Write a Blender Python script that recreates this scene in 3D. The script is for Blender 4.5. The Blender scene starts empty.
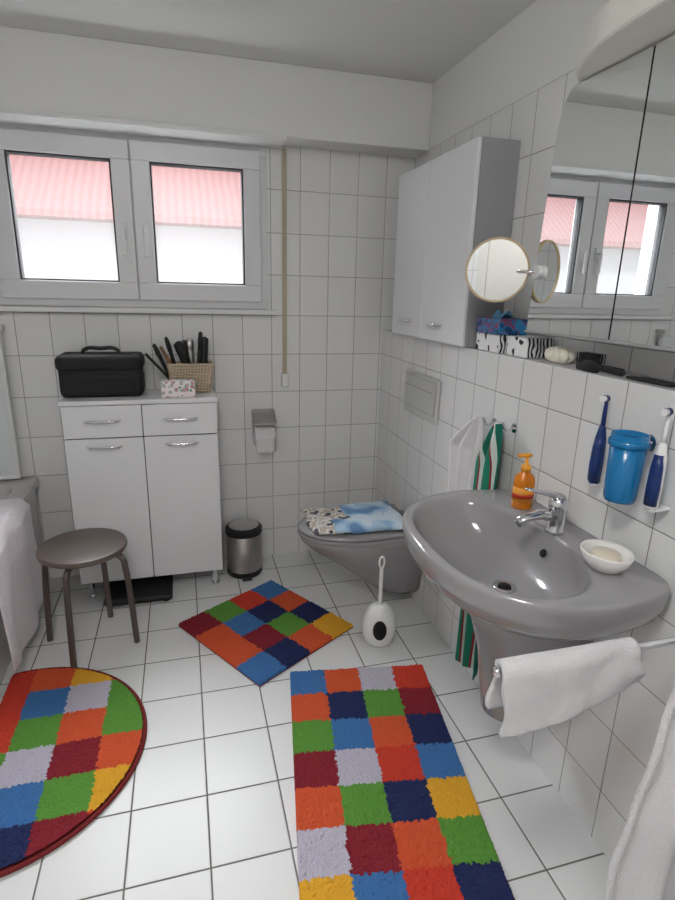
import bpy, bmesh, math, random
from mathutils import Vector, Matrix, noise
random.seed(7)
S=bpy.context.scene
# ---------------------------------------------------------------- helpers
def lin(h):
    if isinstance(h,str):
        h=h.lstrip('#'); c=[int(h[i:i+2],16)/255 for i in (0,2,4)]
    else: c=[v for v in h]
    return tuple((v/12.92 if v<=0.04045 else ((v+0.055)/1.055)**2.4) for v in c)+(1,)
def mat(name,col,rough=0.5,metal=0.0,bump=0,bscale=200,var=0,trans=0,coat=0):
    m=bpy.data.materials.new(name); m.use_nodes=True
    nt=m.node_tree; b=nt.nodes['Principled BSDF']
    b.inputs['Base Color'].default_value=lin(col); b.inputs['Roughness'].default_value=rough
    b.inputs['Metallic'].default_value=metal
    if trans: b.inputs['Transmission Weight'].default_value=trans
    if coat: b.inputs['Coat Weight'].default_value=coat
    g=nt.nodes.new('ShaderNodeTexCoord')
    n=nt.nodes.new('ShaderNodeTexNoise'); n.inputs['Scale'].default_value=bscale; n.inputs['Detail'].default_value=3
    nt.links.new(g.outputs['Object'],n.inputs['Vector'])
    if bump:
        bp=nt.nodes.new('ShaderNodeBump'); bp.inputs['Strength'].default_value=bump; bp.inputs['Distance'].default_value=0.004
        nt.links.new(n.outputs['Fac'],bp.inputs['Height']); nt.links.new(bp.outputs['Normal'],b.inputs['Normal'])
    if var:
        mx=nt.nodes.new('ShaderNodeMix'); mx.data_type='RGBA'
        c=lin(col); mx.inputs[6].default_value=tuple(v*(1-var) for v in c[:3])+(1,)
        mx.inputs[7].default_value=tuple(min(1,v*(1+var)) for v in c[:3])+(1,)
        nt.links.new(n.outputs['Fac'],mx.inputs[0]); nt.links.new(mx.outputs[2],b.inputs['Base Color'])
    return m
def pattern(name,cols,kind='noise',scale=30,rough=0.6,dist=2.0):
    m=mat(name,cols[0],rough); nt=m.node_tree; b=nt.nodes['Principled BSDF']
    g=nt.nodes.new('ShaderNodeTexCoord')
    if kind=='wave':
        t=nt.nodes.new('ShaderNodeTexWave'); t.inputs['Scale'].default_value=scale; t.inputs['Distortion'].default_value=dist; t.inputs['Detail'].default_value=1; out=t.outputs['Fac']
    elif kind=='voronoi':
        t=nt.nodes.new('ShaderNodeTexVoronoi'); t.inputs['Scale'].default_value=scale; out=t.outputs['Distance']
    else:
        t=nt.nodes.new('ShaderNodeTexNoise'); t.inputs['Scale'].default_value=scale; t.inputs['Detail'].default_value=1; out=t.outputs['Fac']
    nt.links.new(g.outputs['Object'],t.inputs['Vector'])
    r=nt.nodes.new('ShaderNodeValToRGB'); r.color_ramp.interpolation='CONSTANT'
    e=r.color_ramp.elements
    lo,hi=(0.36,0.62) if kind=='noise' else ((0.1,0.6) if kind=='voronoi' else (0.0,0.9))
    e[0].position=0; e[0].color=lin(cols[0]); e[1].position=lo+(hi-lo)/(len(cols)-0.0) if len(cols)>1 else 1; e[1].color=lin(cols[1])
    for i,c in enumerate(cols[2:],2):
        x=e.new(lo+(hi-lo)*i/(len(cols))); x.color=lin(c)
    nt.links.new(out,r.inputs['Fac']); nt.links.new(r.outputs['Color'],b.inputs['Base Color'])
    return m
def tile(name,aU,sU,oU,aV,sV,oV,g=0.0025,col='#e6e6e6',gcol='#8f8a84',rough=0.22,top=None,plaster='#dfdfdd'):
    m=bpy.data.materials.new(name); m.use_nodes=True; nt=m.node_tree; N=nt.nodes; L=nt.links; b=N['Principled BSDF']
    geo=N.new('ShaderNodeNewGeometry'); sep=N.new('ShaderNodeSeparateXYZ'); L.new(geo.outputs['Position'],sep.inputs[0])
    def mt(op,a,bb=None,clamp=False):
        n=N.new('ShaderNodeMath'); n.operation=op; n.use_clamp=clamp
        for i,v in enumerate((a,bb)):
            if v is None: continue
            if isinstance(v,(int,float)): n.inputs[i].default_value=v
            else: L.new(v,n.inputs[i])
        return n.outputs[0]
    def d(ax,s,o):
        q=mt('DIVIDE',mt('SUBTRACT',sep.outputs[ax],o),s)
        f=mt('FRACT',q); return mt('MULTIPLY',mt('SUBTRACT',0.5,mt('ABSOLUTE',mt('SUBTRACT',f,0.5))),s), mt('FLOOR',q)
    du,fu=d(aU,sU,oU); dv,fv=d(aV,sV,oV); dm=mt('MINIMUM',du,dv)
    def mr(a,lo,hi):
        n=N.new('ShaderNodeMapRange'); n.inputs['From Min'].default_value=lo; n.inputs['From Max'].default_value=hi; n.interpolation_type='SMOOTHSTEP'
        L.new(a,n.inputs['Value']); return n.outputs['Result']
    fac=mr(dm,g*0.5-0.0003,g*0.5+0.0006); hgt=mr(dm,g*0.3,g*0.5+0.003)
    wn=N.new('ShaderNodeTexWhiteNoise'); wn.noise_dimensions='2D'; cb=N.new('ShaderNodeCombineXYZ'); L.new(fu,cb.inputs[0]); L.new(fv,cb.inputs[1]); L.new(cb.outputs[0],wn.inputs['Vector'])
    c=lin(col)
    m0=N.new('ShaderNodeMix'); m0.data_type='RGBA'; m0.inputs[6].default_value=tuple(v*0.95 for v in c[:3])+(1,); m0.inputs[7].default_value=c; L.new(wn.outputs['Value'],m0.inputs[0])
    m1=N.new('ShaderNodeMix'); m1.data_type='RGBA'; m1.inputs[6].default_value=lin(gcol); L.new(m0.outputs[2],m1.inputs[7]); L.new(fac,m1.inputs[0])
    rr=mt('SUBTRACT',0.8,mt('MULTIPLY',fac,0.8-rough))
    bp=N.new('ShaderNodeBump'); bp.inputs['Distance'].default_value=0.0015; bp.inputs['Strength'].default_value=0.6
    outc=m1.outputs[2]
    if top:
        k=mt('GREATER_THAN',sep.outputs[2],top)
        m2=N.new('ShaderNodeMix'); m2.data_type='RGBA'; L.new(k,m2.inputs[0]); L.new(outc,m2.inputs[6]); m2.inputs[7].default_value=lin(plaster); outc=m2.outputs[2]
        rr=mt('MAXIMUM',rr,mt('MULTIPLY',k,0.85)); hgt=mt('MAXIMUM',hgt,k)
    L.new(outc,b.inputs['Base Color']); L.new(rr,b.inputs['Roughness']); L.new(hgt,bp.inputs['Height']); L.new(bp.outputs['Normal'],b.inputs['Normal'])
    return m
def mk(verts,faces,m,smooth=True,mods=None,name='part'):
    me=bpy.data.meshes.new(name); me.from_pydata([tuple(v) for v in verts],[],faces); me.update()
    bm=bmesh.new(); bm.from_mesh(me); bmesh.ops.recalc_face_normals(bm,faces=bm.faces); bm.to_mesh(me); bm.free()
    o=bpy.data.objects.new(name,me); S.collection.objects.link(o)
    if isinstance(m,(list,tuple)):
        for k in m: me.materials.append(k)
    else: me.materials.append(m)
    if smooth:
        for p in me.polygons: p.use_smooth=True
    return o
def box(x0,x1,y0,y1,z0,z1,m,bev=0,seg=3,rot=0,smooth=None):
    bm=bmesh.new(); bmesh.ops.create_cube(bm,size=1)
    c=Vector(((x0+x1)/2,(y0+y1)/2,(z0+z1)/2))
    bmesh.ops.scale(bm,vec=(abs(x1-x0),abs(y1-y0),abs(z1-z0)),verts=bm.verts)
    if bev: bmesh.ops.bevel(bm,geom=bm.edges[:],offset=bev,segments=seg,affect='EDGES',profile=0.5)
    if rot: bmesh.ops.rotate(bm,cent=(0,0,0),matrix=Matrix.Rotation(math.radians(rot),3,'Z'),verts=bm.verts)
    bmesh.ops.translate(bm,vec=c,verts=bm.verts)
    me=bpy.data.meshes.new('b'); bm.to_mesh(me); bm.free()
    o=bpy.data.objects.new('b',me); S.collection.objects.link(o); me.materials.append(m)
    return o
def frame_basis(d):
    d=d.normalized(); a=Vector((0,0,1)) if abs(d.z)<0.9 else Vector((1,0,0))
    u=d.cross(a).normalized(); v=d.cross(u).normalized(); return u,v
def loft(rings,m,cap0=True,cap1=True,smooth=True):
    n=len(rings[0]); V=[p for r in rings for p in r]; F=[]
    for i in range(len(rings)-1):
        for j in range(n):
            k=(j+1)%n; F.append((i*n+j,i*n+k,(i+1)*n+k,(i+1)*n+j))
    if cap0: F.append(tuple(range(n)))
    if cap1: F.append(tuple((len(rings)-1)*n+j for j in range(n)))
    return mk(V,F,m,smooth)
def lathe(prof,c,m,axis=(0,0,1),n=40,sx=1,sy=1):
    c=Vector(c); ax=Vector(axis).normalized()
    if abs(ax.z)>0.999: u,v=Vector((1,0,0)),Vector((0,1,0))
    else: u,v=frame_basis(ax)
    rings=[[c+ax*z+u*(math.cos(2*math.pi*k/n)*max(r,1e-4)*sx)+v*(math.sin(2*math.pi*k/n)*max(r,1e-4)*sy) for k in range(n)] for r,z in prof]
    return loft(rings,m)
def cyl(p0,p1,r,m,r2=None,n=24):
    p0=Vector(p0); p1=Vector(p1); h=(p1-p0).length; r2=r if r2 is None else r2
    o=lathe([(r,0),(r2,h)],p0,m,axis=p1-p0,n=n)
    return sharp(o)
def sharp(o,ang=40):
    bpy.context.view_layer.objects.active=o
    for q in bpy.context.selected_objects: q.select_set(False)
    o.select_set(True)
    try: bpy.ops.object.shade_smooth_by_angle(angle=math.radians(ang))
    except Exception: pass
    return o
def tube(pts,r,m,cyc=False,kind='smooth',res=6):
    cu=bpy.data.curves.new('c','CURVE'); cu.dimensions='3D'; cu.bevel_depth=r; cu.bevel_resolution=4; cu.use_fill_caps=True
    if kind=='smooth':
        sp=cu.splines.new('BEZIER'); sp.bezier_points.add(len(pts)-1); sp.resolution_u=res
        for b,p in zip(sp.bezier_points,pts): b.co=p; b.handle_left_type=b.handle_right_type='AUTO'
    else:
        sp=cu.splines.new('POLY'); sp.points.add(len(pts)-1)
        for b,p in zip(sp.points,pts): b.co=tuple(p)+(1,)
    sp.use_cyclic_u=cyc
    o=bpy.data.objects.new('t',cu); S.collection.objects.link(o)
    dg=bpy.context.evaluated_depsgraph_get(); me=bpy.data.meshes.new_from_object(o.evaluated_get(dg))
    bpy.data.objects.remove(o); o=bpy.data.objects.new('t',me); S.collection.objects.link(o); me.materials.clear(); me.materials.append(m)
    for p in me.polygons: p.use_smooth=True; p.material_index=0
    return o
def sheet(nu,nv,f,m,thick=0.004,sub=0):
    V=[f(i/(nu-1),j/(nv-1)) for i in range(nu) for j in range(nv)]
    F=[(i*nv+j,i*nv+j+1,(i+1)*nv+j+1,(i+1)*nv+j) for i in range(nu-1) for j in range(nv-1)]
    o=mk(V,F,m)
    if thick:
        md=o.modifiers.new('s','SOLIDIFY'); md.thickness=thick; md.offset=0
    if sub:
        md=o.modifiers.new('u','SUBSURF'); md.levels=sub; md.render_levels=sub
    return o
def prism(poly,axis,a0,a1,m,bev=0):
    def mp(p,a):
        if axis=='x': return (a,p[0],p[1])
        if axis=='y': return (p[0],a,p[1])
        return (p[0],p[1],a)
    n=len(poly); V=[mp(p,a0) for p in poly]+[mp(p,a1) for p in poly]
    F=[tuple(range(n)),tuple(range(n,2*n))]+[(i,(i+1)%n,n+(i+1)%n,n+i) for i in range(n)]
    o=mk(V,F,m,False)
    if bev:
        md=o.modifiers.new('b','BEVEL'); md.width=bev; md.segments=3; md.limit_method='ANGLE'
    return o
def join(name,parts):
    dg=bpy.context.evaluated_depsgraph_get()
    for o in parts:
        if o.modifiers:
            me=bpy.data.meshes.new_from_object(o.evaluated_get(dg)); o.modifiers.clear(); o.data=me
    for q in bpy.context.selected_objects: q.select_set(False)
    for o in parts: o.select_set(True)
    bpy.context.view_layer.objects.active=parts[0]
    if len(parts)>1: bpy.ops.object.join()
    o=bpy.context.view_layer.objects.active; o.name=name; o.data.name=name
    bpy.ops.object.origin_set(type='ORIGIN_GEOMETRY',center='BOUNDS')
    o.select_set(False)
    return o
def rrect(x0,x1,y0,y1,r,z,n=6):
    out=[]
    for cx,cy,a in ((x1-r,y1-r,0),(x0+r,y1-r,90),(x0+r,y0+r,180),(x1-r,y0+r,270)):
        for k in range(n+1):
            t=math.radians(a+90*k/n); out.append(Vector((cx+r*math.cos(t),cy+r*math.sin(t),z)))
    return out
# ---------------------------------------------------------------- dims
D=2.92; XP=1.065; XU=1.20; XL=-1.48; YF=-0.75; H=2.45
# ---------------------------------------------------------------- materials
M_wb=tile('tile_back',0,0.15,XU,2,0.2,1.17)
M_wr=tile('tile_right',1,0.15,D,2,0.2,1.17,top=2.17)
M_wl=tile('tile_left',1,0.15,D,2,0.2,1.17,top=2.17)
M_wf=tile('tile_front',0,0.15,XU,2,0.2,1.17,top=2.17)
M_fl=tile('tile_floor',0,0.22,0.0,1,0.23,1.61,g=0.0045,col='#dedede',gcol='#6c6863',rough=0.36)
M_pl=mat('plaster',(0.885,0.885,0.875),0.9,bump=0.15,bscale=120)
M_white=mat('white_paint',(0.88,0.88,0.88),0.35)
M_pvc=mat('pvc_white',(0.86,0.86,0.87),0.35)
M_lam=mat('white_laminate',(0.90,0.90,0.91),0.3)
M_lamg=mat('grey_laminate',(0.62,0.62,0.63),0.4)
M_chrome=mat('chrome',(0.88,0.88,0.89),0.12,1)
M_steel=mat('brushed_steel',(0.76,0.75,0.74),0.28,1)
M_black=mat('black_plastic',(0.07,0.07,0.075),0.45)
M_dark=mat('dark_gap',(0.03,0.03,0.03),0.8)
M_gask=mat('grey_gasket',(0.22,0.22,0.23),0.7)
M_leather=mat('black_fabric',(0.06,0.06,0.07),0.7,bump=0.4,bscale=300)
M_ceram=mat('grey_ceramic',(0.60,0.59,0.60),0.14,coat=0.4)
M_wceram=mat('white_ceramic',(0.92,0.91,0.90),0.15)
M_mirror=mat('mirror_glass',(0.93,0.94,0.94),0.01,1)
M_towel=mat('white_terry',(0.90,0.89,0.90),0.95,bump=1.0,bscale=350,var=0.06)
M_beige=mat('beige_strap',(0.72,0.67,0.58),0.8)
M_tub=mat('tub_enamel',(0.76,0.75,0.75),0.15)
# ---------------------------------------------------------------- shell
T=0.12
join('floor',[box(XL-T,XU+T,YF-T,D+T,-0.1,0,M_fl)])
join('ceiling',[box(XL-T,XU+T,YF-T,D+T+0.2,H,H+0.15,M_pl)])
WX0,WX1,WZ0,WZ1=-0.81,0.43,1.40,2.15
join('wall_back',[box(XL-T,WX0,D,D+0.25,0,H,M_wb),box(WX1,XU+T,D,D+0.25,0,H,M_wb),
  box(WX0,WX1,D,D+0.25,0,WZ0,M_wb),box(WX0,WX1,D,D+0.25,WZ1,H,M_wb)])
join('wall_right',[box(XU,XU+T,YF,D,0,H,M_wr)])
join('wall_left',[box(XL-T,XL,YF,D,0,H,M_wl)])
join('wall_front',[box(XL-T,XU+T,YF-T,YF,0,H,M_wf)])
join('wall_ledge',[box(XP,XU,YF,D,0,1.30,M_wr,0.002)])
join('trim_1',[box(XL,XU,2.745,D,2.163,H,M_pl,0.006)])
join('trim_2',[box(XL,0.50,2.735,D,2.148,2.166,M_white,0.003)])
M_door=mat('door_white',(0.85,0.84,0.82),0.4)
y_=YF+0.004
join('door_1',[box(-0.45,0.40,y_,y_+0.03,0.002,2.02,M_door,0.004),box(-0.53,-0.45,y_,y_+0.045,0.002,2.10,M_door,0.004),
  box(0.40,0.48,y_,y_+0.045,0.002,2.10,M_door,0.004),box(-0.45,0.40,y_,y_+0.045,2.02,2.10,M_door,0.004),
  tube([(0.33,y_+0.03,1.05),(0.33,y_+0.08,1.05),(0.22,y_+0.08,1.05)],0.009,M_steel)])
# ---------------------------------------------------------------- window
M_glass=bpy.data.materials.new('hazy_window_glass'); M_glass.use_nodes=True
nt=M_glass.node_tree; nt.nodes.clear(); o_=nt.nodes.new('ShaderNodeOutputMaterial'); mx=nt.nodes.new('ShaderNodeMixShader'); tr=nt.nodes.new('ShaderNodeBsdfTransparent'); gl=nt.nodes.new('ShaderNodeBsdfGlossy'); gl.inputs['Roughness'].default_value=0.3
tl=nt.nodes.new('ShaderNodeBsdfTranslucent'); tl.inputs['Color'].default_value=(0.95,0.93,0.93,1); m2=nt.nodes.new('ShaderNodeMixShader'); m2.inputs[0].default_value=0.035
nt.links.new(tr.outputs[0],m2.inputs[1]); nt.links.new(tl.outputs[0],m2.inputs[2])
mx.inputs[0].default_value=0.02; nt.links.new(m2.outputs[0],mx.inputs[1]); nt.links.new(gl.outputs[0],mx.inputs[2]); nt.links.new(mx.outputs[0],o_.inputs[0])
def rectframe(x0,x1,z0,z1,w,y0,y1,m,b=0.006):
    return [box(x0,x1,y0,y1,z1-w,z1,m,b),box(x0,x1,y0,y1,z0,z0+w,m,b),box(x0,x0+w,y0,y1,z0+w,z1-w,m,b),box(x1-w,x1,y0,y1,z0+w,z1-w,m,b)]
P=[]
P+=rectframe(WX0,WX1,WZ0,WZ1,0.045,D-0.010,D+0.06,M_pvc,0.003)
P.append(box(-0.213,-0.165,D-0.009,D+0.058,WZ0+0.046,WZ1-0.046,M_pvc,0.003))
for a,b in ((-0.775,-0.192),(-0.186,0.397)):
    P+=rectframe(a,b,1.435,2.125,0.080,D-0.03,D+0.05,M_pvc,0.004)
    P+=rectframe(a+0.0805,b-0.0805,1.5155,2.0445,0.007,D-0.022,D+0.03,M_gask,0.001)
    P.append(box(a+0.085,b-0.085,D+0.004,D+0.010,1.52,2.04,M_glass))
for xx in (-0.237,-0.140):
    P.append(box(xx-0.013,xx+0.013,D-0.042,D-0.0305,1.70,1.78,M_white,0.004))
    P.append(tube([(xx,D-0.035,1.74),(xx,D-0.065,1.74)],0.008,M_white,kind='p'))
    P.append(box(xx-0.010,xx+0.010,D-0.074,D-0.058,1.63,1.755,M_white,0.005))
join('window_1',P)
join('window_sill',[box(-0.86,0.47,D-0.05,D+0.0,1.375,1.398,M_white,0.004)])
# outside
M_house=mat('facade',(0.82,0.80,0.805),0.9); M_roof=pattern('roof_tiles',[(0.70,0.47,0.46),(0.73,0.51,0.50)],'wave',2.5,0.8,0.8)
join('neighbour_house',[box(-9,5,10,14,-3,2.55,M_house),prism([(9.5,2.45),(9.5,2.55),(13.5,5.6),(13.5,2.45)],'x',-9.5,5.5,M_roof)])
join('ground',[box(-30,30,3.4,40,-3.2,-3.0,mat('grass',(0.35,0.42,0.28),0.9))])
join('shutter_strap',[box(0.506,0.528,D-0.012,D-0.006,1.02,2.15,M_beige),box(0.498,0.536,D-0.03,D-0.001,1.00,1.07,M_white,0.005)])
# ---------------------------------------------------------------- floor cabinet
P=[]; cx0,cx1,cy0,cy1=-0.54,0.14,2.63,2.905
P.append(box(cx0,cx1,cy0+0.018,cy1,0.095,0.98,M_lam,0.002))
P.append(box(cx0-0.005,cx1+0.005,cy0-0.008,cy1,0.98,1.0,M_lam,0.003))
P.append(box(cx0+0.01,cx1-0.01,cy0+0.008,cy0+0.0178,0.10,0.97,M_gask))
mid=(cx0+cx1)/2
for a,b in ((cx0,mid-0.002),(mid+0.002,cx1)):
    P.append(box(a,b,cy0,cy0+0.0175,0.095,0.822,M_lam,0.003)); P.append(box(a,b,cy0,cy0+0.0175,0.827,0.976,M_lam,0.003))
    c=(a+b)/2
    for z in (0.905,0.785):
        P.append(tube([(c-0.075,cy0,z),(c-0.06,cy0-0.018,z+0.002),(c,cy0-0.026,z+0.002),(c+0.06,cy0-0.018,z+0.002),(c+0.075,cy0,z)],0.006,M_chrome))
for x in (cx0+0.04,cx1-0.04):
    for y in (cy0+0.04,cy1-0.04): P.append(cyl((x,y,0),(x,y,0.096),0.014,M_chrome)); P.append(cyl((x,y,0),(x,y,0.012),0.02,M_chrome))
join('bathroom_cabinet',P)
# vanity case
P=[box(-0.55,-0.19,2.69,2.87,1.0,1.12,M_leather,0.03,4),box(-0.556,-0.184,2.684,2.876,1.12,1.195,M_leather,0.026,4),
   box(-0.545,-0.195,2.695,2.865,1.10,1.14,M_leather,0.003),
   tube([(-0.45,2.78,1.19),(-0.44,2.78,1.212),(-0.37,2.78,1.218),(-0.30,2.78,1.212),(-0.29,2.78,1.19)],0.009,M_black)]
join('vanity_case',P)
M_flor=pattern('floral_print',[(0.85,0.25,0.35),(0.93,0.75,0.80),(0.45,0.65,0.55),(0.95,0.90,0.91)],'voronoi',48)
join('tissue_box',[box(-0.11,0.045,2.66,2.74,1.0,1.075,M_flor,0.003),box(-0.06,0.01,2.68,2.72,1.0745,1.077,M_white,0.001)])
# wicker basket with brushes
M_wick=pattern('wicker',[(0.60,0.52,0.43),(0.86,0.80,0.71)],'wave',45,0.7,3)
P=[]; bc=(0.03,2.82)
def br(s,z): return rrect(bc[0]-0.105*s,bc[0]+0.105*s,bc[1]-0.055*s,bc[1]+0.055*s,0.02,z,5)
P.append(loft([br(0.8,1.001),br(0.88,1.04),br(0.95,1.08),br(1.0,1.145),br(0.95,1.145),br(0.8,1.02)],M_wick))
for z in [1.012+0.014*k for k in range(10)]:
    s=0.815+0.19*(z-1.0)/0.14
    P.append(tube(br(s+0.02,z),0.006,M_wick,cyc=True,kind='p'))
for k in range(24):
    a=br(0.83,1.0); b=br(1.03,1.145); i=int(k*len(a)/24); P.append(tube([a[i],b[i]],0.004,M_wick,kind='p'))
M_brw=mat('wood_brush',(0.5,0.36,0.22),0.5)
for (x,y,tx,ty,L_,r,mm,kind) in ((-0.05,2.81,-0.42,-.05,.22,.009,M_black,1),(-0.02,2.83,-0.25,0,.24,.009,M_black,1),(0.03,2.82,-.12,0,.22,.010,M_black,1),(0.06,2.83,.10,0,.26,.010,M_black,1),(0.0,2.80,-.55,0,.22,.008,M_brw,0),(-0.04,2.8,-.85,0,.21,.007,M_black,0),(.05,2.8,-.35,.0,.22,.022,M_leather,2),(.03,2.84,.0,.0,.22,.02,M_steel,2),(.09,2.81,.05,0,.23,.018,M_black,2)):
    p0=Vector((x,y,1.03)); d=Vector((tx,ty,1)).normalized(); p1=p0+d*L_
    P.append(cyl(p0,p1,r,mm))
    if kind==1: P.append(lathe([(0.004,0),(0.02,0.01),(0.024,0.04),(0.02,0.07),(0.004,0.085)],p1-d*0.08,mm,axis=d,n=16,sy=0.5))
    if kind==2: P.append(lathe([(0.01,0),(r*1.1,0.01),(r*1.1,0.05),(0.006,0.06)],p1-d*0.05,mm,axis=d,n=16))
join('wicker_basket',P)
# paper holder
def cov(u,v):
    if v<0.35: return (0.335+0.12*u,D-0.022-0.10*v,0.876-0.02*v)
    t=(v-0.35)/0.65; return (0.335+0.12*u,D-0.057-0.060*t,0.869-0.05*t)
P=[box(0.335,0.455,D-0.02,D-0.001,0.81,0.880,M_steel,0.008),sharp(sheet(10,16,cov,M_steel,0.003)),
   tube([(0.337,D-0.01,0.82),(0.337,D-0.06,0.78),(0.337,D-0.065,0.74),(0.46,D-0.065,0.74)],0.004,M_chrome),
   sharp(lathe([(0.018,0),(0.052,0),(0.052,0.104),(0.018,0.104)],(0.343,D-0.062,0.745),M_towel,axis=(1,0,0))),
   sheet(6,8,lambda u,v:(0.345+0.10*u,D-0.115+0.003*math.sin(3*v),0.745-0.08*v),M_towel,0.001)]
join('toilet_paper_holder',P)
# pedal bin
M_bin=mat('bin_steel',(0.74,0.73,0.72),0.32,1)
P=[lathe([(0.094,0.0),(0.096,0.02),(0.096,0.03)],(0.265,2.77,0),M_black),
   lathe([(0.094,0.02),(0.094,0.235),(0.092,0.238)],(0.265,2.77,0),M_bin),
   lathe([(0.098,0.236),(0.099,0.262),(0.088,0.274),(0.05,0.282),(0.001,0.284)],(0.265,2.77,0),M_black),
   lathe([(0.08,0.277),(0.06,0.284),(0.001,0.289)],(0.265,2.77,0),M_bin),
   box(0.24,0.29,2.64,2.69,0.006,0.014,M_black,0.003)]
for o in P: sharp(o)
join('pedal_bin',P)
# scale
join('bathroom_scale',[box(-0.43,-0.115,2.53,2.83,0.012,0.04,M_black,0.01),box(-0.42,-0.125,2.54,2.82,0.04,0.044,M_leather,0.002),box(-0.31,-0.24,2.75,2.80,0.0438,0.046,M_steel,0.001)]+
     [cyl((x,y,0),(x,y,0.015),0.015,M_black) for x in (-0.40,-0.145) for y in (2.56,2.80)])
# stool
M_stool=mat('stool_seat',(0.38,0.33,0.31),0.4); M_leg=mat('stool_leg',(0.36,0.32,0.31),0.35,0.3)
sc=Vector((-0.445,2.285,0)); P=[lathe([(0.001,0.435),(0.16,0.435),(0.171,0.442),(0.174,0.452),(0.170,0.462),(0.155,0.466),(0.001,0.466)],sc,M_stool,n=56)]
sharp(P[0],50)
for a in (-105,-15,75,165):
    d=Vector((math.cos(math.radians(a)),math.sin(math.radians(a)),0))
    P.append(tube([sc+d*0.03+Vector((0,0,0.425)),sc+d*0.12+Vector((0,0,0.424)),sc+d*0.158+Vector((0,0,0.405)),sc+d*0.168+Vector((0,0,0.36)),sc+d*0.19+Vector((0,0,0.0))],0.0125,M_leg,res=10))
P.append(tube([sc+Vector((0.10*math.cos(t*math.pi/8),0.10*math.sin(t*math.pi/8),0.426)) for t in range(16)],0.009,M_leg,cyc=True))
join('stool',P)
# ---------------------------------------------------------------- bathtub
P=[]
xa,xb,ya,yb=XL+0.005,-0.73,1.2,D-0.005
R=[rrect(xa,xb-0.02,ya+0.02,yb,0.02,0.0),rrect(xa,xb-0.02,ya+0.02,yb,0.02,0.53),rrect(xa,xb,ya,yb,0.02,0.535),rrect(xa,xb,ya,yb,0.025,0.565),rrect(xa+.005,xb-.005,ya+.005,yb-.005,0.025,0.572),
   rrect(xa+0.07,xb-0.07,ya+0.09,yb-0.09,0.12,0.572),rrect(xa+0.08,xb-0.08,ya+0.10,yb-0.10,0.12,0.56),rrect(xa+0.11,xb-0.11,ya+0.15,yb-0.2,0.13,0.3),rrect(xa+0.15,xb-0.15,ya+0.2,yb-0.3,0.12,0.16),rrect(xa+0.2,xb-0.2,ya+0.3,yb-0.4,0.1,0.14)]
P.append(sharp(loft(R,M_tub),35))
join('bathtub',P)
M_tt=mat('rosy_terry',(0.91,0.88,0.90),0.95,bump=1.0,bscale=70,var=0.12)
def tt(u,v):
    y=1.98+0.56*u+0.02*v; L_=0.62*v
    w=(0.012+0.012*noise.noise(Vector((u*4,v*2,3))))*math.sin(u*11+v*1.5+2*noise.noise(Vector((u*3,v*2,8))))*min(1,v*2)
    if L_<0.10: x=-0.83+L_; z=0.592+0.003*math.sin(u*12)
    elif L_<0.15:
        t=(L_-0.10)/0.05*math.pi/2; x=-0.73+0.022*math.sin(t); z=0.570+0.022*math.cos(t)
    else: x=-0.700+w*0.8+0.008+0.01*v; z=0.570-(L_-0.15)-0.03*math.sin(u*3)*v
    return (max(x,-0.705) if L_>=0.15 else x,y,z)
join('bath_towel',[sheet(60,40,tt,M_tt,0.006)])
join('shower_screen',rectframe(-1.25,-0.80,0.58,1.28,0.02,D-0.06,D-0.03,M_white,0.004)+[box(-1.229,-0.821,D-0.048,D-0.042,0.601,1.259,mat('screen_pane',(0.85,0.87,0.87),0.3)),box(-0.815,-0.79,D-0.065,D-0.006,1.285,1.315,M_steel,0.004)])
# ---------------------------------------------------------------- wall cabinet
P=[]; wy0,wy1,wz0,wz1=1.94,2.69,1.302,2.03; wxf=1.03
P.append(box(wxf+0.018,XU-0.001,wy0,wy1,wz0,wz1,M_lamg,0.002))
wm=2.335
for a,b in ((wy0,wm-0.002),(wm+0.002,wy1)):
    P.append(box(wxf,wxf+0.017,a,b,wz0+0.002,wz1,M_lam,0.005))
for c in (2.18,2.50):
    P.append(tube([(wxf,c-0.055,1.375),(wxf-0.018,c-0.045,1.375),(wxf-0.025,c,1.375),(wxf-0.018,c+0.045,1.375),(wxf,c+0.055,1.375)],0.006,M_chrome))
join('wall_cabinet',P)
# ---------------------------------------------------------------- mirror cabinet
P=[]; mz0,mz1=1.395,2.05
P.append(box(1.076,XU-0.001,0.55,1.49,mz0,mz1,M_lam,0.004))
ol=[(1.211,mz0),(1.575,mz0)]+[(1.575-0.02*k/8-0.002*k,mz0+(0.50)*k/8) for k in range(1,9)]
for k in range(1,9):
    t=k/8*math.pi/2; ol.append((1.539-0.06*(1-math.cos(t)),1.895+0.155*math.sin(t)))
ol.append((1.211,mz1))
P.append(prism(ol,'x',1.062,1.074,M_mirror)) 
P.append(prism([(0.85,mz0),(1.203,mz0),(1.203,mz1),(0.85,mz1)],'x',1.060,1.072,M_mirror))
P.append(prism([(0.50,mz0),(0.843,mz0),(0.843,mz1),(0.50,mz1)],'x',1.062,1.074,M_mirror))
P.append(box(1.066,1.0755,1.2035,1.2105,mz0,mz1,M_dark))
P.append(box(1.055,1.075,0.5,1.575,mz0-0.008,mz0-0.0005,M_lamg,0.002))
join('mirror_cabinet',P)
M_canopy=mat('lamp_canopy',(0.90,0.89,0.86),0.4)
el=[(XU,0.58)]+[(XU-0.27*math.sin(math.pi*k/32)**0.8,1.05-0.47*math.cos(math.pi*k/32)) for k in range(1,32)]+[(XU,1.52)]
join('mirror_lamp',[prism(el,'z',2.055,2.14,M_canopy,0.012)])
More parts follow.
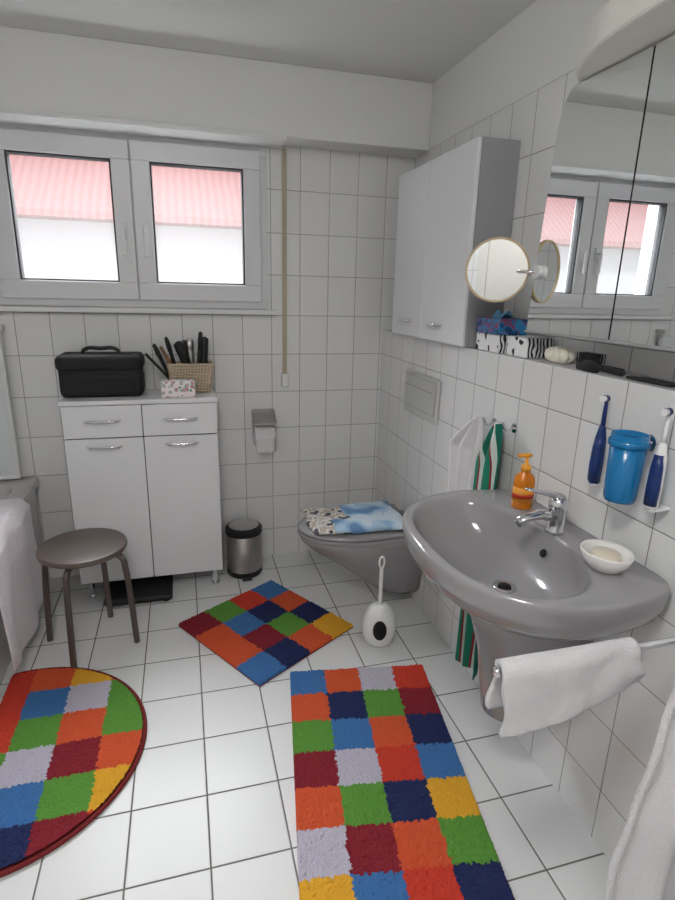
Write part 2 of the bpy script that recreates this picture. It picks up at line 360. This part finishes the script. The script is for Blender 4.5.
# ---------------------------------------------------------------- makeup mirror
P=[]; mc=Vector((0.975,1.64,1.575)); ax=Vector((-0.50,-0.86,-0.02)).normalized()
M_bs=mat('beige_shell',(0.80,0.72,0.58),0.4)
P.append(sharp(cyl(mc+ax*0.002,mc+ax*0.0045,0.092,M_mirror,n=48)))
P.append(lathe([(0.0925,0.003),(0.093,0.009),(0.097,0.009),(0.099,0.004),(0.099,-0.004),(0.094,-0.012),(0.06,-0.02),(0.02,-0.024)],mc,M_bs,axis=ax,n=48))
P.append(tube([mc-ax*0.02,mc-ax*0.03+Vector((0.03,-0.0,0)),(1.03,1.56,1.57),(1.056,1.54,1.57)],0.005,M_chrome))
P.append(cyl((1.048,1.54,1.57),(1.0615,1.54,1.57),0.02,M_white))
join('makeup_mirror',P)
# ---------------------------------------------------------------- ledge items
M_zeb=pattern('zebra_print',[(0.05,0.05,0.05),(0.93,0.93,0.93)],'wave',22,0.5,6)
M_bluebox=pattern('blue_print',[(0.05,0.25,0.45),(0.10,0.45,0.65),(0.55,0.25,0.4),(0.15,0.5,0.7)],'noise',30)
join('tissue_box.001',[box(1.07,1.18,1.74,1.90,1.301,1.365,M_zeb,0.003),box(1.06,1.17,1.73,1.89,1.366,1.42,M_bluebox,0.003),
   sheet(8,8,lambda u,v:(1.09+0.05*u+0.01*math.sin(v*7),1.78+0.06*v,1.418+0.03*math.sin(u*3.1)*(0.6+0.4*math.sin(v*9))),mat('tissue_blue',(0.45,0.7,0.85),0.9),0.001)])
join('tissue_box.002',[box(1.09,1.19,1.60,1.72,1.301,1.365,M_zeb,0.003),box(1.11,1.17,1.62,1.70,1.3645,1.367,M_white,0.001)])
M_shell=mat('seashell',(0.92,0.90,0.83),0.5,var=0.1,bscale=40)
def shp(t,p):
    a=t*math.pi; r=0.038*(1+0.10*math.sin(9*p*2*math.pi))*math.sin(a)**0.8
    return (1.12+r*0.9*math.cos(p*2*math.pi),1.47+r*1.35*math.sin(p*2*math.pi),1.327-0.026*math.cos(a))
join('seashell',[sheet(16,60,lambda u,v:shp(0.02+0.96*u,v),M_shell,0)])
P=[lathe([(0.004,0),(0.022,0.01),(0.028,0.05),(0.024,0.09),(0.009,0.105),(0.010,0.20),(0.004,0.21)],(1.10,1.36,1.316),M_black,axis=(-0.1,-1,0),n=20,sx=0.5 )]
for i in range(9):
    for j in range(4):
        P.append(cyl((1.084+0.011*j,1.345-0.009*i,1.322),(1.084+0.011*j,1.345-0.009*i,1.35),0.0015,M_black,n=6))
join('hairbrush',P)
join('lotion_bottle',[box(1.075,1.12,2.72,2.77,1.301,1.42,M_bluebox,0.01),cyl((1.097,2.745,1.42),(1.097,2.745,1.45),0.012,M_white)])
join('comb',[box(1.09,1.115,1.02,1.16,1.302,1.309,M_black,0.002)]+[box(1.113,1.14,1.022+0.0085*k,1.026+0.0085*k,1.303,1.307,M_black) for k in range(16)])
# ---------------------------------------------------------------- flush plate
M_gp=mat('grey_plastic',(0.76,0.76,0.75),0.35)
join('flush_plate',[box(XP-0.015,XP-0.0005,2.15,2.52,0.94,1.14,M_gp,0.006),box(XP-0.026,XP-0.012,2.17,2.50,0.975,1.125,M_gp,0.008),box(XP-0.028,XP-0.012,2.18,2.49,1.075,1.08,M_lamg,0.001)])
# ---------------------------------------------------------------- toilet
ty=2.335
def egg(xf,w,z,xw=XP-0.001,n=28):
    out=[Vector((xw,ty-w*0.92,z))]
    L_=xw-xf; xc=xf+min(L_*0.55,0.30)
    for k in range(n+1):
        t=-math.pi/2+math.pi*k/n
        out.append(Vector((xc-(xc-xf)*math.cos(t),ty+w*math.sin(t),z)))
    out.append(Vector((xw,ty+w*0.92,z)))
    return out
P=[loft([egg(0.92,0.09,0.06),egg(0.85,0.12,0.09),egg(0.76,0.135,0.16),egg(0.66,0.16,0.24),egg(0.54,0.18,0.32),egg(0.49,0.188,0.37),egg(0.485,0.19,0.395)],M_ceram)]
P.append(sharp(loft([egg(0.478,0.195,0.397,1.02),egg(0.474,0.197,0.405,1.02),egg(0.478,0.196,0.415,1.02)],M_ceram),60))
P.append(loft([egg(0.478,0.195,0.418,1.02),egg(0.474,0.197,0.425,1.02),egg(0.486,0.19,0.436,1.02),egg(0.54,0.14,0.441,0.98)],M_ceram))
P.append(cyl((1.03,ty-0.09,0.42),(1.03,ty+0.09,0.42),0.014,M_ceram))
join('toilet',P)
M_cl1=pattern('print_cloth',[(0.35,0.34,0.38),(0.82,0.80,0.79),(0.90,0.89,0.87),(0.76,0.70,0.65)],'noise',22,0.9)
M_cl2=pattern('denim_cloth',[(0.42,0.58,0.76),(0.58,0.72,0.85),(0.70,0.81,0.90),(0.82,0.88,0.93)],'noise',7,0.9)
def lay(x0,x1,y0,y1,z,h,m,s):
    def f(u,v):
        e=min(1,8*min(u,1-u,v,1-v))
        x=x0+(x1-x0)*u+0.006*math.sin(v*9+s); y=y0+(y1-y0)*v+0.006*math.sin(u*8+s)
        return (x,y,z+h*e**0.5+0.005*noise.noise(Vector((x*16,y*16,s))) )
    return sheet(26,26,f,m,0.003)
join('folded_clothes',[lay(0.52,0.77,2.19,2.49,0.449,0.016,M_cl1,1),lay(0.70,0.98,2.17,2.50,0.450,0.024,M_cl2,4),lay(0.62,0.86,2.17,2.30,0.456,0.022,M_cl2,8)])
# toilet brush
bc_=Vector((0.775,2.0,0)); M_wp=mat('white_plastic',(0.92,0.92,0.92),0.25)
P=[lathe([(0.055,0),(0.068,0.015),(0.076,0.06),(0.074,0.10),(0.062,0.145),(0.042,0.175),(0.022,0.185),(0.018,0.185)],bc_,M_wp,n=40),
   cyl(bc_+Vector((0,0,0.17)),bc_+Vector((0,0,0.36)),0.0085,M_wp),
   tube([bc_+Vector((0.011*math.sin(t*math.pi/6),0,0.385-0.026*math.cos(t*math.pi/6))) for t in range(12)],0.0045,M_wp,cyc=True),
   lathe([(0.001,0.0),(0.030,0.002),(0.028,0.006),(0.001,0.008)],bc_+Vector((-0.02,-0.066,0.095)),M_dark,axis=(-0.3,-0.9,0.12),n=30,sy=1.5)]
join('toilet_brush',P)
# ---------------------------------------------------------------- washbasin
sy_=1.20
prof=[(0,.335),(.1,.355),(.2,.368),(.28,.357),(.36,.322),(.43,.260),(.47,.195),(.493,.1),(.50,0)]
poly=[(d,w) for d,w in prof]+[(d,-w) for d,w in reversed(prof[:-1])]
def ray(ang,pl,c=(0.27,0)):
    dx,dy=math.cos(ang),math.sin(ang); best=None
    for i in range(len(pl)):
        x1,y1=pl[i]; x2,y2=pl[(i+1)%len(pl)]
        ex,ey=x2-x1,y2-y1; den=dx*ey-dy*ex
        if abs(den)<1e-9: continue
        t=((x1-c[0])*ey-(y1-c[1])*ex)/den; s=((x1-c[0])*dy-(y1-c[1])*dx)/den
        if t>0 and -1e-6<=s<=1+1e-6 and (best is None or t<best): best=t
    return c[0]+dx*best,c[1]+dy*best
NA=96; base=[ray(2*math.pi*k/NA+0.01,poly) for k in range(NA)]
def smooth(b,it=2):
    for _ in range(it):
        b=[((b[i-1][0]+2*b[i][0]+b[(i+1)%len(b)][0])/4,(b[i-1][1]+2*b[i][1]+b[(i+1)%len(b)][1])/4) for i in range(len(b))]
    return b
base=smooth(base,2); base=[(max(0,p[0]) if p[0]>0.004 else 0,p[1]) for p in base]
def ro(sd,sw,z): return [Vector((XP-0.0005-d*sd,sy_+w*sw,z)) for d,w in base]
def rin(s,z,dd=0,dz=0):
    out=[]
    for k in range(NA):
        a=2*math.pi*k/NA+0.01; c,s_=math.cos(a),math.sin(a)
        e=2.35; rr=((abs(c)/0.180)**e+(abs(s_)/0.300)**e)**(-1/e)
        out.append(Vector((XP-(0.285+dd+c*rr*s),sy_+s_*rr*s,z)))
    return out
P=[loft([ro(.45,.30,.66),ro(.62,.5,.68),ro(.84,.78,.725),ro(.95,.93,.775),ro(.99,.985,.815),ro(1,1,.845),ro(1,1,.858),ro(.992,.99,.866),ro(.975,.975,.868),
   rin(1.03,.866),rin(1.0,.862),rin(.975,.85,-.002),rin(.91,.81,-.010),rin(.78,.765,-.022),rin(.58,.733,-.036),rin(.35,.716,-.048),rin(.1,.708,-.056)],M_ceram)]
P.append(lathe([(0.001,0.0),(0.02,0.0),(0.026,0.003),(0.032,0.001),(0.034,-0.004)],(XP-0.229,sy_,0.713),M_chrome))
P.append(lathe([(0.001,0.0),(0.018,0.001)],(XP-0.229,sy_,0.7155),M_dark,n=20))
P.append(lathe([(0.001,0.0),(0.010,0.0),(0.012,-0.004)],(XP-0.1205,sy_+0.0,0.805),M_dark,axis=(-0.9,0,0.4)))
def ped(dep,w,z,n=20):
    out=[Vector((XP-0.0005,sy_-w,z))]
    for k in range(n+1):
        t=-math.pi/2+math.pi*k/n; out.append(Vector((XP-dep*0.5-dep*0.5*math.cos(t),sy_+w*math.sin(t),z)))
    out.append(Vector((XP-0.0005,sy_+w,z))); return out
P.append(loft([ped(.22,.085,.29),ped(.25,.095,.30),ped(.26,.10,.36),ped(.28,.108,.50),ped(.31,.115,.60),ped(.34,.13,.69),ped(.32,.12,.71)],M_ceram))
join('washbasin',P)
# faucet
fx,fy,fz=0.975,1.20,0.867
P=[lathe([(0.027,0),(0.026,0.008),(0.023,0.014),(0.023,0.065),(0.025,0.07),(0.025,0.092),(0.018,0.104),(0.001,0.107)],(fx,fy,fz),M_chrome),
   loft([[Vector((fx-0.01-L_,fy+w*math.cos(a),zz+hh*math.sin(a))) for a in [2*math.pi*k/20 for k in range(20)]] for L_,w,hh,zz in ((0,.02,.017,fz+.050),(.05,.017,.014,fz+.057),(.09,.015,.011,fz+.051),(.115,.014,.010,fz+.043))],M_chrome),
   cyl((fx-0.11,fy,fz+0.043),(fx-0.11,fy,fz+0.028),0.011,M_chrome),
   loft([[Vector((fx+0.01-L_,fy+w*math.cos(a)+L_*0.1,zz+hh*math.sin(a))) for a in [2*math.pi*k/20 for k in range(20)]] for L_,w,hh,zz in ((0,.02,.012,fz+.100),(.04,.018,.009,fz+.114),(.09,.011,.005,fz+.126),(.11,.010,.003,fz+.130))],M_chrome)]
join('faucet',P)
# soap dispenser
M_or=mat('orange_soap',(0.95,0.55,0.08),0.2,trans=0.25); M_lbl=mat('label_yellow',(0.93,0.62,0.15),0.4); M_rl=mat('label_red',(0.75,0.20,0.08),0.4)
q=(0.99,1.385,0.867)
P=[lathe([(0.030,0),(0.033,0.005),(0.033,0.085),(0.030,0.10),(0.014,0.115),(0.013,0.12)],q,M_or,sy=0.85),
   lathe([(0.0335,0.025),(0.0336,0.07)],q,M_lbl,sy=0.86),lathe([(0.0338,0.035),(0.0339,0.05)],q,M_rl,sy=0.86),
   lathe([(0.015,0.118),(0.015,0.135),(0.006,0.14),(0.005,0.165)],q,M_lbl),
   loft([[Vector((q[0]+x_,q[1]+0.009*math.cos(a),q[2]+0.168+0.006*math.sin(a))) for a in [2*math.pi*k/12 for k in range(12)]] for x_ in (0.012,-0.0,-0.03)],M_lbl)]
join('soap_dispenser',P)
q=(0.962,0.99,0.868)
join('soap_dish',[lathe([(0.032,0),(0.038,0.003),(0.052,0.022),(0.058,0.042),(0.056,0.046),(0.052,0.040),(0.044,0.022),(0.032,0.010),(0.001,0.008)],q,M_wceram,sy=1.1),
   lathe([(0.001,0.010),(0.030,0.014),(0.034,0.026),(0.030,0.037),(0.001,0.042)],(q[0],q[1],q[2]+0.003),mat('soap',(0.88,0.84,0.76),0.4),sy=1.1)])
# tumbler + toothbrushes
M_blue=mat('blue_glass',(0.08,0.50,0.75),0.2,trans=0.2)
q=(1.0,1.02,1.03)
P=[lathe([(0.001,0),(0.034,0),(0.037,0.01),(0.041,0.165),(0.039,0.165),(0.035,0.012),(0.001,0.01)],q,M_blue),
   lathe([(0.040,0.135),(0.045,0.137),(0.045,0.150),(0.041,0.152)],q,M_blue),
   tube([(1.04,1.02,1.17),(XP,1.02,1.17)],0.006,M_chrome,kind='p'),cyl((XP-0.006,1.02,1.17),(XP-0.0005,1.02,1.17),0.02,M_chrome)]
join('toothbrush_tumbler',P)
M_db=mat('dark_blue_plastic',(0.06,0.18,0.42),0.35)
def tb(name,x,y,z,m1,m2):
    P=[lathe([(0.012,0),(0.015,0.006),(0.016,0.06),(0.014,0.12),(0.009,0.15),(0.005,0.16)],(x,y,z),m1,n=24),
       lathe([(0.0155,0.01),(0.0166,0.05),(0.0148,0.10),(0.011,0.13)],(x-0.005,y-0.001,z),m2,n=24,sx=0.8),
       lathe([(0.006,0.155),(0.0055,0.19),(0.0045,0.215),(0.004,0.225)],(x,y,z),M_wp if m1 is not M_db else m1,n=16),
       cyl((x,y,z+0.228),(x-0.012,y-0.004,z+0.228),0.009,m2),cyl((x-0.012,y-0.004,z+0.228),(x-0.021,y-0.007,z+0.228),0.008,M_wp),
       box(x-0.01,XP-0.0005,y-0.012,y+0.012,z-0.006,z+0.002,M_wp,0.002)]
    join(name,P)
tb('electric_toothbrush',1.035,1.150,1.025,M_db,M_db)
tb('electric_toothbrush.001',1.02,0.945,1.035,M_wp,M_db)
# ---------------------------------------------------------------- hooks & hand towels
for i,(y,z) in enumerate(((1.70,1.06),(1.575,1.07))):
    join('towel_hook' if i==0 else 'towel_hook.001',[cyl((XP-0.006,y,z),(XP-0.0005,y,z),0.016,M_chrome),tube([(XP-0.004,y,z),(XP-0.035,y,z-0.005),(XP-0.05,y,z+0.02)],0.005,M_chrome)])
def hang(y,z0,z1,w,m,s,dx=0.035,am=0.016,yt=0.0,k=2.6):
    def f(u,v):
        ww=0.02+(w-0.02)*min(1,(v*k))**0.7
        yy=y+yt*(1-min(1,v*k))+(u-0.5)*ww*(1+0.1*math.sin(v*5+s))
        xx=XP-dx-am*math.sin(u*math.pi*5+s)*min(1,0.4+v*1.5)-0.012*math.sin(u*math.pi)
        return (xx,yy,z0-(z0-z1)*v-0.012*math.sin(u*9+s)*v)
    return sheet(50,36,f,m,0.006)
join('hand_towel',[hang(1.80,1.075,0.74,0.22,M_towel,0.4,0.05,0.018,-0.08)])
def stripe(name):
    m=mat(name,(0.05,0.45,0.33),0.95,bump=0.6); nt=m.node_tree; b=nt.nodes['Principled BSDF']
    g=nt.nodes.new('ShaderNodeTexCoord'); s=nt.nodes.new('ShaderNodeSeparateXYZ'); nt.links.new(g.outputs['Object'],s.inputs[0])
    a=nt.nodes.new('ShaderNodeMath'); a.operation='MULTIPLY_ADD'; a.inputs[1].default_value=15; a.inputs[2].default_value=0.3; nt.links.new(s.outputs[1],a.inputs[0])
    f=nt.nodes.new('ShaderNodeMath'); f.operation='FRACT'; nt.links.new(a.outputs[0],f.inputs[0])
    r=nt.nodes.new('ShaderNodeValToRGB'); r.color_ramp.interpolation='CONSTANT'; e=r.color_ramp.elements
    e[0].color=lin((0.10,0.46,0.38)); e[1].position=0.5; e[1].color=lin((0.86,0.9,0.88)); x=e.new(0.7); x.color=lin((0.62,0.15,0.2)); x=e.new(0.76); x.color=lin((0.14,0.53,0.43))
    nt.links.new(f.outputs[0],r.inputs[0]); nt.links.new(r.outputs[0],b.inputs['Base Color']); return m
M_gt=stripe('green_striped_terry')
join('hand_towel.001',[hang(1.64,1.085,0.10,0.15,M_gt,2,0.05,0.018,-0.05,6.5)])
# ---------------------------------------------------------------- towel rail + towels
P=[box(XP-0.012,XP-0.0005,0.54,0.80,0.80,0.90,M_chrome,0.006)]
P+=[tube([(XP-0.01,0.75,0.83),(0.53,0.75,0.83)],0.008,M_chrome,kind='p'),lathe([(0.008,0),(0.011,0.004),(0.008,0.01),(0.001,0.012)],(0.532,0.75,0.83),M_chrome,axis=(-1,0,0)),
    tube([(XP-0.01,0.58,0.88),(0.78,0.575,0.88)],0.008,M_chrome,kind='p')]
join('towel_rail',P)
def tw(u,v):
    x=0.535+0.30*u
    rum=noise.noise(Vector((x*14,v*3,1.0)))*0.010+noise.noise(Vector((x*40,v*8,4)))*0.003
    hang_=0.125-0.07*max(0,(u-0.3)/0.7)
    if v<0.45:
        t=v/0.45; y=0.75-0.018-0.010*(1-t)+rum; z=0.83-hang_*(1-t)
    elif v<0.55:
        t=(v-0.45)/0.1*math.pi; y=0.75-0.018*math.cos(t)+rum*(1-(v-.45)/.1); z=0.83+0.016*math.sin(t)
    else:
        t=(v-0.55)/0.45; y=0.768+0.006*t; z=0.83-0.10*t
    return (x+0.006*math.sin(v*12),y,z)
join('hand_towel.002',[sheet(70,50,tw,M_towel,0.010)])
def tw2(u,v):
    t=v; x0=0.725-0.07*t; x1=1.01
    fold=0.020*math.sin(u*math.pi*6+0.6*math.sin(t*4))
    x=x0+(x1-x0)*u
    y=0.553+fold*min(1,0.4+t)+0.008*noise.noise(Vector((x*20,t*6,0)))
    z=0.93-0.68*t+0.01*math.sin(u*5)
    return (x,y,z)
join('bath_towel.001',[sheet(80,50,tw2,M_towel,0.012)])
# ---------------------------------------------------------------- rugs
C={'b':(0.24,0.45,0.68),'o':(0.84,0.34,0.18),'g':(0.36,0.59,0.22),'m':(0.53,0.10,0.16),'n':(0.10,0.15,0.34),'w':(0.76,0.74,0.80),'y':(0.92,0.67,0.17),'r':(0.80,0.23,0.15)}
RM={k:mat('yarn_'+k,v,0.95,bump=0.8,bscale=400,var=0.3) for k,v in C.items()}; keys=list(RM)
def rug(name,cx,cy,lu,lv,rot,table,test=None,step=0.0030,h=0.021):
    nu=int(lu/step); nv=int(lv/step); rows=len(table); cols=len(table[0])
    ca,sa=math.cos(math.radians(rot)),math.sin(math.radians(rot)); V=[]; F=[]; MI=[]; idx={}
    rng=random.Random(len(name)*7); cell=0.0085
    def cid(px,py):
        c=max(0,min(cols-1,int((px/lu+0.5)*cols))); r=max(0,min(rows-1,int((0.5-py/lv)*rows))); return keys.index(table[r][c])
    tuft={}
    for i in range(nu+1):
        for j in range(nv+1):
            u=(i/nu-0.5)*lu; v=(j/nv-0.5)*lv
            if test is not None and not test(u,v): continue
            edge=(i in(0,nu) or j in(0,nv))
            ds,ps=noise.voronoi(Vector((u/cell,v/cell,0.5)))
            p=ps[0]; d=min(1.0,(Vector((p[0],p[1]))-Vector((u/cell,v/cell))).length)
            big=0.12*noise.noise(Vector((u*35,v*35,2.0)))+0.08*noise.noise(Vector((u*90,v*90,7.0)))
            z=0.0055 if edge else h*(0.45+big+0.32*math.sqrt(max(0,1-d*d*1.6)) +0.16*rng.random())
            z=max(z,0.0055)
            tuft[(i,j)]=cid(p[0]*cell,p[1]*cell)
            uu=u+(rng.random()-0.5)*step*0.7; vv=v+(rng.random()-0.5)*step*0.7
            idx[(i,j)]=len(V); V.append((cx+uu*ca-vv*sa,cy+uu*sa+vv*ca,z))
    for i in range(nu):
        for j in range(nv):
            q=[(i,j),(i+1,j),(i+1,j+1),(i,j+1)]
            if all(k in idx for k in q):
                F.append(tuple(idx[k] for k in q)); MI.append(tuft[(i,j)])
    o=mk(V,F,[RM[k] for k in keys])
    for p,mi in zip(o.data.polygons,MI): p.material_index=mi
    return o
def slab(poly,m,z=0.005): return prism(poly,'z',0.0005,z,m)
def rc(cx,cy,lu,lv,rot):
    ca,sa=math.cos(math.radians(rot)),math.sin(math.radians(rot))
    return [(cx+u*ca-v*sa,cy+u*sa+v*ca) for u,v in ((-lu/2,-lv/2),(lu/2,-lv/2),(lu/2,lv/2),(-lu/2,lv/2))]
M_bind=mat('rug_binding',(0.45,0.10,0.10),0.9)
t1=['bowr','ongm','gbon','mwrb','ogny','wmog','ybrn']
r1=(0.545,1.345,0.55,0.965,-9)
join('bath_rug',[rug('bath_rug',*r1,t1),slab(rc(*r1),M_bind)])
t2=['mgrb','obno','omgn','bnoy']
r2=(0.304,2.215,0.56,0.58,32)
join('bath_rug.001',[rug('bath_rug_s',*r2,t2),slab(rc(*r2),M_bind)])
dc=(-0.63,1.685); Rr=0.433
t3=['gnroyo','nmrbwg','yorgog','bngwmo','rmobgy','gwynmr']
def inD(u,v): return (u*u+v*v)<Rr*Rr*0.965 and (dc[0]+u)>-0.715
arc=[(dc[0]+Rr*math.cos(a),dc[1]+Rr*math.sin(a)) for a in [math.radians(t) for t in range(-101,102,3)]]
arc=[p for p in arc if p[0]>-0.72]
arco=[Vector((p[0],p[1],0.007)) for p in arc]
join('half_round_rug',[rug('half_round_rug',dc[0],dc[1],0.87,0.87,0,t3,inD),slab(arc,M_bind,0.004),tube(arco,0.0065,M_bind,cyc=True,kind='p')])
# ---------------------------------------------------------------- lights
M_em=bpy.data.materials.new('fill_dome_glow'); M_em.use_nodes=True  # emissive skin of the added fill dome
b=M_em.node_tree.nodes['Principled BSDF']; b.inputs['Emission Color'].default_value=(1,0.99,0.97,1); b.inputs['Emission Strength'].default_value=44
join('added_fill_dome',[lathe([(0.20,0),(0.20,-0.03),(0.17,-0.08),(0.10,-0.11),(0.001,-0.115)],(-0.2,0.1,H-0.001),M_em)])  # added out-of-view glowing dome overhead, interior fill to brighten the room
W=bpy.data.worlds.new('world'); S.world=W; W.use_nodes=True
bg=W.node_tree.nodes['Background']; bg.inputs[0].default_value=(0.90,0.95,1,1); bg.inputs[1].default_value=1.4
sun=bpy.data.lights.new('sun','SUN'); sun.energy=1.0; sun.angle=0.1; so=bpy.data.objects.new('sun',sun); S.collection.objects.link(so)
so.rotation_euler=Vector((0.15,0.75,-0.7)).to_track_quat('-Z','Y').to_euler()
al=bpy.data.lights.new('daylight','AREA'); al.shape='RECTANGLE'; al.size=2.2; al.size_y=1.4; al.energy=540; al.color=(0.94,0.97,1)
ao=bpy.data.objects.new('daylight',al); S.collection.objects.link(ao); ao.location=(-0.2,4.1,3.25)
ao.rotation_euler=Vector((0,-1,-0.62)).to_track_quat('-Z','Y').to_euler()
# ---------------------------------------------------------------- camera
cam=bpy.data.cameras.new('camera'); co=bpy.data.objects.new('camera',cam); S.collection.objects.link(co)
cam.sensor_fit='HORIZONTAL'; cam.sensor_width=36; cam.lens=550/675*36; cam.clip_start=0.02
fw=Vector((.2608,.9246,-.2779)).normalized(); up=Vector((.0516,.2740,.9605)); rt=fw.cross(up).normalized(); up=rt.cross(fw).normalized()
co.matrix_world=Matrix(((rt.x,up.x,-fw.x,0),(rt.y,up.y,-fw.y,0),(rt.z,up.z,-fw.z,1.5),(0,0,0,1)))
S.camera=co
S.view_settings.view_transform='Standard'
print('DONE')
